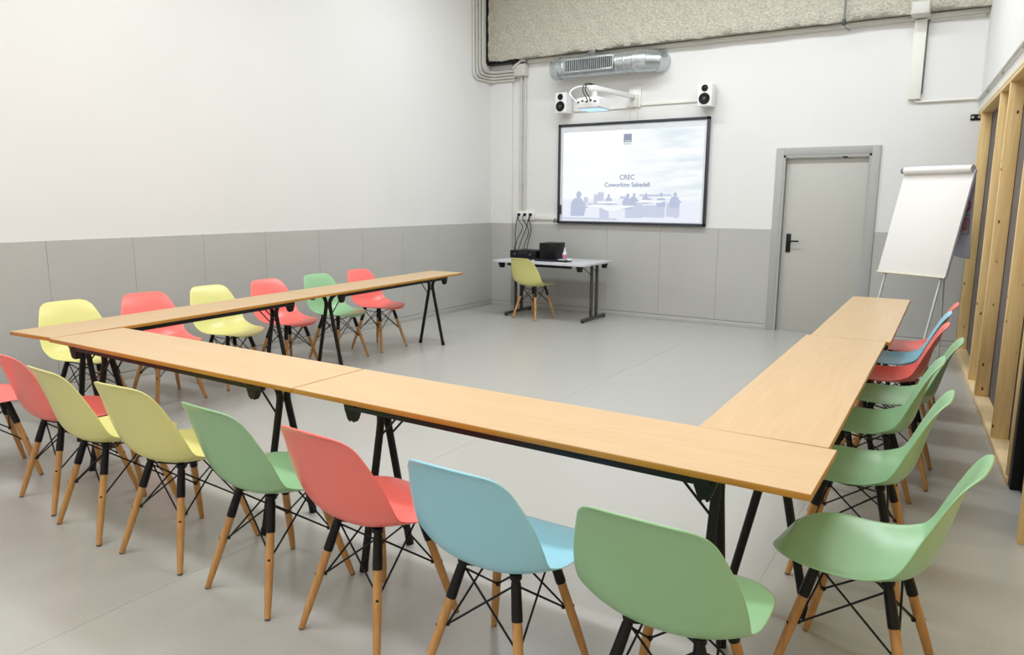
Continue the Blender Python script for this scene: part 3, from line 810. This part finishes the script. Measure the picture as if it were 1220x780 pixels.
# ------------------------------------------------------------------ short throw projector on its arm
pj = empty('projector', (-3.865, YB, 2.845)); tag(pj, 'white short throw projector hanging on a wall arm above the board', 'projector')
boxobj('wall_plate', (0.0, -0.012, -0.005), (0.17, 0.024, 0.27), M['white_paint'], pj, 0.004)
bm = BM(); add_box(bm, (0.0, -0.045, -0.06), (0.10, 0.06, 0.16), bevel=0.01); obj('arm_socket', bm, M['white_paint'], pj)
bm = BM()
bm_pts = [(0, -0.05, -0.025), (0, -0.6, -0.015), (0, -1.12, -0.005)]
add_box(bm, (0, -0.65, -0.030), (0.075, 1.24, 0.05), Matrix.Rotation(0.03, 4, 'X'), 0.008)
obj('arm', bm, M['white_gloss'], pj)
bm = BM(); add_tube(bm, [(0, -1.18, -0.05), (0, -1.18, -0.155)], 0.03, 16); add_box(bm, (0, -1.18, -0.16), (0.2, 0.2, 0.012), bevel=0.003)
obj('hanger', bm, M['white_gloss'], pj, 40)
pb = empty('projector_body', (0, -1.14, -0.20)); pb.parent = pj
bm = BM()
prof = [(-0.15, -0.06), (0.13, -0.06), (0.16, -0.035), (0.16, 0.02), (0.10, 0.06), (-0.13, 0.06), (-0.16, 0.035), (-0.16, -0.04)]
add_prism(bm, prof, 0.28, (-0.14, -1.20, -0.225), (0, 1, 0), (0, 0, 1), (1, 0, 0))
bmesh.ops.bevel(bm, geom=list(bm.edges), offset=0.012, segments=2, affect='EDGES')
bodyo = obj('body', bm, M['white_gloss'], pj, 40)
bpy.data.objects.remove(pb)
boxobj('lens_window', (0.0, -1.18, -0.287), (0.25, 0.22, 0.006), M['lens_blue'], bodyo, 0.002)
for i in range(5):
    boxobj('port', (-0.11+i*0.052, -1.363, -0.215+0.012*(i % 2)), (0.03, 0.006, 0.014), M['black'], bodyo, 0.001)
bm = BM()
for i in range(7): add_box(bm, (-0.142, -1.28+i*0.025, -0.225), (0.005, 0.010, 0.05))
obj('vent_slots', bm, M['charcoal_metal'], bodyo, 0)
bm = BM()
for dx, dy in ((-0.02, 0), (0.01, 0.01)):
    add_tube(bm, smooth_path([(dx, -1.20, -0.01), (dx-0.02, -1.34, -0.02), (dx-0.01, -1.41, -0.10), (dx+0.03+dy, -1.40, -0.18), (dx+0.03, -1.362, -0.21)], 6), 0.006, 6)
obj('cable_loop', bm, M['black'], pj, 50)
bm = BM(); add_tube(bm, smooth_path([(-0.03, -1.12, -0.02), (-0.17, -1.26, -0.03), (-0.22, -1.36, -0.11), (-0.12, -1.37, -0.22)], 6), 0.007, 6)
obj('white_cable', bm, M['white_gloss'], pj, 50)

# ------------------------------------------------------------------ trunking, conduits, sockets
def trunk(name, x0, x1, z0, z1, dp, label, cat='trunking', m='white_paint', group=None):
    o = boxobj(name, ((x0+x1)/2, YB-dp/2-0.0, (z0+z1)/2), (x1-x0, dp, z1-z0), M[m], None, 0.003)
    tag(o, label, cat, group); return o
trunk('cable_trunking', -4.735, -3.955, 2.700, 2.735, 0.022, 'white cable trunking from the left speaker to the projector plate')
trunk('cable_trunking', -3.775, -2.99, 2.722, 2.757, 0.022, 'white cable trunking from the projector plate to the right speaker')
trunk('cable_trunking', -3.905, -3.825, 2.542, 2.705, 0.026, 'short upright cable trunking between projector plate and black board frame')
trunk('cable_trunking', -5.325, -4.955, 1.262, 1.315, 0.03, 'short white trunking from the wall sockets to the board')
# sockets
sk = empty('socket_strip', (-5.475, YB, 1.318)); tag(sk, 'white wall socket strip with plugs above the desk', 'socket')
boxobj('back_box', (0, -0.02, 0), (0.29, 0.04, 0.13), M['white_paint'], sk, 0.005)
for i, x in enumerate((-0.095, 0.0, 0.095)):
    boxobj('socket_plate', (x, -0.042, 0), (0.085, 0.006, 0.10), M['white_gloss'], sk, 0.002)
    bm = BM(); add_lathe(bm, [(0.021, 0), (0.019, -0.03), (0.010, -0.04)], (x, -0.044, 0.012), 'Y', 14); obj('plug', bm, M['black'], sk, 40)
# cables dropping from the sockets to the desk
cab = [((-5.57, 1.33), (-5.62, 1.12), (-5.60, 0.95), (-5.16, 0.835), 'leftmost black cable hanging from the wall sockets'),
       ((-5.55, 1.31), (-5.50, 1.15), (-5.58, 0.98), (-5.12, 0.83), 'black cable swinging left from the first socket down to the desk'),
       ((-5.475, 1.33), (-5.40, 1.10), (-5.45, 0.93), (-5.05, 0.84), 'black cable hanging from the middle wall socket'),
       ((-5.38, 1.33), (-5.44, 1.14), (-5.52, 0.94), (-5.00, 0.83), 'black cable crossing leftwards from the right wall socket'),
       ((-5.37, 1.31), (-5.36, 1.12), (-5.40, 0.92), (-4.95, 0.84), 'black cable hanging straight down from the right wall socket')]
for a, b_, c_, e_, lb in cab:
    bm = BM()
    add_tube(bm, smooth_path([(a[0], YB-0.085, a[1]), (a[0], YB-0.105, a[1]-0.06), (b_[0], YB-0.07, b_[1]), (c_[0], YB-0.10, c_[1]-0.03), (c_[0]+0.05, YB-0.17, 0.80), (e_[0], 8.69, 0.80)], 6), 0.0055, 6)
    tag(obj('power_cable', bm, M['black_plastic'], None, 50), lb, 'cable', 'cables from the wall sockets')
bm = BM(); add_tube(bm, smooth_path([(-4.98, YB-0.02, 1.29), (-5.0, YB-0.06, 1.25), (-4.97, YB-0.06, 1.235), (-4.95, YB-0.04, 1.26)], 5), 0.006, 6)
tag(obj('board_cable', bm, M['black_plastic'], None, 50), 'short black cable at the lower left corner of the board', 'cable')

# junction box
JB = (-5.556, CY, 3.305)
jb = empty('junction_box', (-5.556, YB, 3.300)); tag(jb, 'grey junction box under the left end of the concrete beam', 'junction box')
boxobj('box_body', (0, -0.045, 0), (0.19, 0.09, 0.16), M['conduit_grey'], jb, 0.006)
boxobj('box_lid', (0, -0.094, 0), (0.18, 0.01, 0.15), M['conduit_grey'], jb, 0.003)
# four conduits coming down the left wall and turning to the junction box
ys = [8.50, 8.575, 8.645, 8.715]; zs = [3.175, 3.215, 3.255, 3.30]; rr = [0.016, 0.016, 0.017, 0.020]
lbs = ['outermost grey conduit bending under the beam corner, lowest of the four', 'second grey conduit from outside at the beam corner',
       'third grey conduit from outside at the beam corner', 'innermost and thickest grey conduit at the black-filled gap beside the beam']
for y, z, r_, lb in zip(ys, zs, rr, lbs):
    bm = BM(); x = XL+r_+0.004
    path = round_path([(x, y, ZC-0.01), (x, y, z), (x, CY-r_-0.003, z), (-5.645, CY-r_-0.003, z)], 0.11, 8)
    # the bend round the room corner is tight
    add_tube(bm, path, r_, 10)
    for zz in (3.75, 4.35): add_tube(bm, [(x, y, zz-0.012), (x, y, zz+0.012)], r_+0.005, 10)
    tag(obj('conduit', bm, M['conduit_grey'], None, 50), lb, 'conduit', 'grey conduits around the beam corner')
for i, x in enumerate((-5.562, -5.498)):
    bm = BM(); add_tube(bm, [(x, YB-0.022, 3.22), (x, YB-0.022, 1.383)], 0.016, 10)
    for zz in (2.95, 2.4, 1.75): add_tube(bm, [(x, YB-0.022, zz-0.012), (x, YB-0.022, zz+0.012)], 0.021, 10)
    tag(obj('conduit', bm, M['conduit_grey'], None, 50), ('left' if i == 0 else 'right')+' upright of the two conduits from junction box to wall sockets', 'conduit', 'upright conduits above the sockets')
bm = BM(); add_tube(bm, smooth_path([(-5.66, CY-0.05, 3.33), (-5.60, CY-0.06, 3.37), (-5.545, CY-0.05, 3.41), (-5.50, YB-0.10, 3.425), (-5.46, YB-0.09, 3.41)], 6), 0.019, 10)
tag(obj('flexible_conduit', bm, M['conduit_grey'], None, 50), 'grey flexible conduit looping over the junction box', 'conduit')

# wide cable duct on the right of the back wall
dc = empty('cable_duct', (-0.705, YB, 3.01)); tag(dc, 'wide white upright cable duct right of the door', 'cable duct')
boxobj('duct_body', (0, -0.03, 0), (0.115, 0.06, 0.83), M['white_paint'], dc, 0.004)
boxobj('side_cable', (0.066, -0.012, 0.02), (0.010, 0.02, 0.76), M['conduit_dark'], dc, 0.002)
bx = empty('duct_junction_box', (-0.705, YB-0.001, 3.455)); tag(bx, 'grey white junction box on top of the wide cable duct', 'junction box')
boxobj('box_body', (0, -0.135, 0.0), (0.165, 0.27, 0.125), M['conduit_grey'], bx, 0.006)
boxobj('box_lid', (0, -0.275, 0.0), (0.155, 0.012, 0.115), M['conduit_grey'], bx, 0.004)
bm = BM(); add_tube(bm, round_path([(-0.69, YB-0.02, 2.61), (-0.69, YB-0.02, 2.568), (rwx(YB)-0.03, YB-0.02, 2.568)], 0.03, 5), 0.013, 10)
tag(obj('conduit', bm, M['white_paint'], None, 50), 'thin white conduit from the wide duct to the right room corner', 'conduit')
# conduit above the timber header along the right wall
p0 = RW0-RN*0.018; p1 = RW0+RDIR*9.0-RN*0.018
bm = BM(); add_tube(bm, [(p0.x, p0.y-0.03, 2.545), (p1.x, p1.y, 2.545)], 0.014, 10)
for s in (0.8, 1.9, 3.0, 4.1, 5.2):
    q = p0+RDIR*s; add_box(bm, (q.x+0.005, q.y, 2.545), (0.03, 0.02, 0.042), RM, 0.003)
tag(obj('conduit', bm, M['conduit_grey'], None, 50), 'long grey conduit running above the pine header of the right wall', 'conduit')
# conduit along the foot of the beam on the right
bm = BM(); add_tube(bm, [(-0.62, YB-0.019, 3.375), (rwx(YB)-0.03, YB-0.019, 3.375)], 0.018, 10)
tag(obj('conduit', bm, M['conduit_grey'], None, 50), 'short conduit from the duct junction box to the right under the beam', 'conduit')
# rod hanging from the beam
hr = empty('hanging_rod', (-1.41, 8.745, 3.39)); tag(hr, 'dark grey rod with a hook hanging in front of the concrete beam', 'rod')
bm = BM(); add_tube(bm, [(0, 0, 0), (0, 0, ZC-3.39)], 0.011, 10); obj('rod', bm, M['conduit_dark'], hr, 50)
bm = BM(); add_lathe(bm, [(0.020, -0.02), (0.022, 0.0), (0.014, 0.04)], (0, 0, 0), 'Z', 14); obj('end_cap', bm, M['board_frame'], hr, 50)
bm = BM(); add_tube(bm, smooth_path([(0, 0, -0.015), (0.02, 0.01, -0.05), (0.06, 0.03, -0.075)], 5), 0.006, 8); obj('hook', bm, M['conduit_dark'], hr, 50)
# small black bracket on the wall
bk = empty('wall_bracket', (-0.130, YB, 2.385)); tag(bk, 'small black metal bracket on the wall beside the top of the first stud', 'bracket')
bm = BM(); add_box(bm, (0, -0.006, 0), (0.10, 0.012, 0.06), bevel=0.003); obj('plate', bm, M['black'], bk)
for x in (-0.03, 0.025):
    bm = BM(); add_lathe(bm, [(0.012, -0.012), (0.010, -0.018)], (x, 0, 0), 'Y', 12); obj('screw', bm, M['conduit_grey'], bk)

# ------------------------------------------------------------------ spiral ventilation duct
vd = empty('ventilation_duct', (-4.10, 8.80, 3.232)); tag(vd, 'round galvanised ventilation duct with a slatted grille above the projector', 'duct')
R_ = 0.128
bm = BM(); add_lathe(bm, [(R_, -0.80), (R_, 0.312)], (0, 0, 0), 'X', 48); obj('duct_body', bm, M['galvanised'], vd, 40)
bm = BM(); add_lathe(bm, [(0.06, -0.845), (R_+0.004, -0.84), (R_+0.008, -0.83), (R_+0.006, -0.76), (R_+0.012, -0.752), (R_+0.012, -0.735), (R_+0.002, -0.73)], (0, 0, 0), 'X', 48); obj('end_cap', bm, M['galvanised'], vd, 40)
bm = BM()
for x in (-0.66, 0.09, 0.20): add_lathe(bm, [(R_, x-0.012), (R_+0.006, x-0.004), (R_+0.006, x+0.004), (R_, x+0.012)], (0, 0, 0), 'X', 48)
obj('seam_ring', bm, M['galvanised'], vd, 40)
# segmented elbow into the wall
segs = []
ex = 0.31
bm = BM()
cpts = [V((ex, 0, 0)), V((ex+0.13, 0.005, 0)), V((ex+0.225, 0.07, 0)), V((ex+0.25, 0.215, 0))]
nrm = [V((1, 0, 0)), V((0.93, 0.36, 0)).normalized(), V((0.6, 0.8, 0)).normalized(), V((0, 1, 0))]
rings = []
for p, nn in zip(cpts, nrm):
    u = V((-nn.y, nn.x, 0)); w = V((0, 0, 1)); rings.append([bm.verts.new(p+(u*math.cos(2*PI*k/40)+w*math.sin(2*PI*k/40))*(R_+0.006)) for k in range(40)])
for i in range(3):
    for k in range(40): bm.faces.new((rings[i][k], rings[i][(k+1) % 40], rings[i+1][(k+1) % 40], rings[i+1][k]))
bm.faces.new(rings[0]); bm.faces.new(rings[-1])
obj('elbow', bm, M['galvanised'], vd, 25)
for p, nn, nm in zip(cpts[:3], nrm[:3], range(3)):
    bm = BM(); u = V((-nn.y, nn.x, 0)); w = V((0, 0, 1))
    pts = [p+(u*math.cos(2*PI*k/40)+w*math.sin(2*PI*k/40))*(R_+0.008) for k in range(41)]
    add_tube(bm, pts, 0.006, 6, cap=False); obj('seam_ring', bm, M['galvanised'], vd, 50)
# grille on the front, tilted down
GM = Matrix.Rotation(math.radians(4), 4, 'X')
g = empty('grille_frame', (0, 0, 0)); bpy.data.objects.remove(g)
gx0, gx1, gh = -0.61, 0.07, 0.15
bm = BM()
yy = -R_-0.008
add_box(bm, ((gx0+gx1)/2, yy, gh/2), (gx1-gx0, 0.03, 0.018), bevel=0.002)
add_box(bm, ((gx0+gx1)/2, yy, -gh/2), (gx1-gx0, 0.03, 0.018), bevel=0.002)
add_box(bm, (gx0, yy, 0), (0.018, 0.03, gh+0.018), bevel=0.002)
add_box(bm, (gx1, yy, 0), (0.018, 0.03, gh+0.018), bevel=0.002)
for s in (-1, 1):
    add_box(bm, ((gx0+gx1)/2, yy+0.04, s*(gh/2+0.002)), (gx1-gx0, 0.08, 0.004))
for x in (gx0, gx1): add_box(bm, (x, yy+0.04, 0), (0.004, 0.08, gh))
gf = obj('grille', bm, M['galvanised'], vd, 30)
bm = BM(); add_box(bm, ((gx0+gx1)/2, yy+0.010, 0), (gx1-gx0-0.01, 0.006, gh-0.01)); obj('grille_backing', bm, M['grille_dark'], gf)
bm = BM()
for i in range(24):
    x = gx0+0.024+i*(gx1-gx0-0.048)/23
    add_box(bm, (x, yy-0.006, 0), (0.010, 0.018, gh-0.018))
obj('grille_slats', bm, M['galvanised'], gf, 0)
bm = BM(); add_box(bm, (-0.30, 0.02, R_+0.03), (0.10, 0.03, 0.06), bevel=0.003); obj('hanging_strap', bm, M['conduit_dark'], vd)

# ------------------------------------------------------------------ flipchart easel
FW_, FH_, TI = 0.668, 0.975, 0.274
fc = empty('flipchart', (-0.358, 7.805, 0), -0.539)
tag(fc, 'white flipchart on a steel easel at the far end of the right table row', 'flipchart')
FT = 1.82
def fp(x, dwn, off=0.0):
    """point on the tilted board: x across, dwn along the slope from the top edge, off in front of it"""
    return V((x, -math.sin(TI)*dwn-math.cos(TI)*off, FT-math.cos(TI)*dwn+math.sin(TI)*off))
FM = Matrix.Rotation(-TI, 4, 'X')
bm = BM(); c = fp(0, FH_/2, -0.02); add_box(bm, c, (FW_, 0.022, FH_), FM, 0.004); obj('board_panel', bm, M['paper_blue'], fc)
bm = BM(); c = fp(0, FH_/2+0.01, -0.004); add_box(bm, c, (FW_-0.006, 0.007, FH_-0.03), FM, 0.001); obj('paper_pad', bm, M['paper'], fc)
bm = BM(); add_box(bm, fp(0, FH_+0.004, 0.0), (FW_, 0.03, 0.014), FM, 0.003); obj('bottom_rail', bm, mat('rail_cream', srgb(222, 216, 190), 0.4), fc)
bm = BM(); a = fp(-FW_/2-0.012, 0.005, 0.02); b = fp(FW_/2-0.01, 0.005, 0.02)
add_tube(bm, [a+V((0.03, 0, 0)), b], 0.034, 18); obj('rolled_paper', bm, M['paper'], fc, 40)
bm = BM(); add_tube(bm, [a, a+V((0.035, 0, 0))], 0.026, 14); obj('clamp_knob', bm, M['conduit_dark'], fc, 40)
for sx in (-1, 1):
    bm = BM(); a = fp(sx*(FW_/2-0.07), 0.05, -0.042); L = 0.0
    k = FT/math.cos(TI); b = fp(sx*(FW_/2-0.055), k-0.015, -0.042)
    add_tube(bm, [a, b], 0.011, 10); lg = obj('leg', bm, M['easel_steel'], fc, 50)
    bm = BM(); add_tube(bm, [b+V((0, 0, 0.03)), V((b.x, b.y, 0.0))], 0.014, 10); obj('rubber_foot', bm, M['black_plastic'], lg, 50)
bm = BM(); a = fp(0.12, 0.15, -0.05); b = V((-0.06, 0.38, 0.012)); add_tube(bm, [a, b], 0.010, 10); lg = obj('leg', bm, M['easel_steel'], fc, 50)
bm = BM(); add_tube(bm, [b+V((0, 0, 0.03)), V((b.x, b.y, 0))], 0.013, 10); obj('rubber_foot', bm, M['black_plastic'], lg, 50)
# used sheets turned over the top and hanging behind, with a drawing in pen
bm = BM(); g = []
path = [(-0.02, 1.845), (0.02, 1.862), (0.055, 1.845), (0.072, 1.78), (0.080, 1.6), (0.085, 1.40), (0.095, 1.20), (0.115, 1.05)]
for j, (y, z) in enumerate(path):
    g.append([bm.verts.new((x, y+0.012*math.sin(x*9)*(j/7), z-(0.02 if x > .2 else 0)*(j/7))) for x in [-0.30+0.075*i for i in range(9)]])
for j in range(len(g)-1):
    for i in range(8): bm.faces.new((g[j][i], g[j][i+1], g[j+1][i+1], g[j+1][i]))
o = obj('turned_sheets', bm, M['paper_blue'], fc, 60)
md = o.modifiers.new('s', 'SOLIDIFY'); md.thickness = 0.003
ink = BM()
def ink_loop(bm, cx, cz, rx, rz_, n=22, w=0.0035, y=0.068):
    add_tube(bm, [(cx+rx*math.cos(2*PI*k/n), y+(1.45-cz)*-0.03, cz+rz_*math.sin(2*PI*k/n)) for k in range(n+1)], w, 6, cap=False)
for c in ((0.20, 1.50, 0.07, 0.07), (0.25, 1.50, 0.035, 0.045), (0.19, 1.33, 0.08, 0.06), (0.20, 1.33, 0.045, 0.035), (0.26, 1.34, 0.03, 0.05)):
    ink_loop(ink, *c)
obj('pen_drawing_red', ink, M['red_ink'], fc, 60)['label'] = 'red pen loops drawn on the turned sheet'
ink = BM()
add_tube(ink, [(0.08, 0.070, 1.42), (0.285, 0.070, 1.42), (0.285, 0.074, 1.25), (0.09, 0.074, 1.245)], 0.003, 6)
obj('pen_drawing_green', ink, M['green_ink'], fc, 60)['label'] = 'green pen frame drawn on the turned sheet'

# ------------------------------------------------------------------ light
w = bpy.data.worlds.new('w'); bpy.context.scene.world = w; w.use_nodes = True
bg = w.node_tree.nodes['Background']; bg.inputs['Color'].default_value = (1.0, 0.975, 0.95, 1); bg.inputs['Strength'].default_value = 0.86
def area(x, y, z, sx, sy, power, col=(1, 0.99, 0.98)):
    l = bpy.data.lights.new('ceiling_lamp', 'AREA'); l.shape = 'RECTANGLE'; l.size = sx; l.size_y = sy; l.energy = power; l.color = col
    o = bpy.data.objects.new('ceiling_lamp', l); C.objects.link(o); o.location = (x, y, z); return o
for x in (-4.1, -2.5, -0.9):
    for y, pw, colr in ((0.4, 41, (0.95, 0.97, 1.0)), (3.3, 40, (0.92, 0.96, 1.0)), (6.7, 47, (0.88, 0.945, 1.0))):
        area(x, y, 4.7, 1.3, 0.35, pw, colr)

# ------------------------------------------------------------------ camera
cam = bpy.data.cameras.new('camera'); co = bpy.data.objects.new('camera', cam); C.objects.link(co)
cam.sensor_width = 36; cam.lens = 868.0182/1220*36; cam.clip_start = 0.05
yaw, pitch, roll = 0.5652, 0.1727, 0.0050
cy, sy, cp, sp = math.cos(yaw), math.sin(yaw), math.cos(pitch), math.sin(pitch)
fwd = V((-sy*cp, cy*cp, -sp)); right = V((cy, sy, 0)); up = right.cross(fwd)
r2 = right*math.cos(roll)+up*math.sin(roll); u2 = -right*math.sin(roll)+up*math.cos(roll)
mw = Matrix((( r2.x, u2.x, -fwd.x, 0), (r2.y, u2.y, -fwd.y, 0), (r2.z, u2.z, -fwd.z, 1.5289), (0, 0, 0, 1)))
co.matrix_world = mw
sc = bpy.context.scene; sc.camera = co
sc.view_settings.view_transform = 'Standard'; sc.view_settings.look = 'None'
sc.view_settings.gamma = 1.0; sc.view_settings.use_curve_mapping = False; sc.view_settings.exposure = 0.0
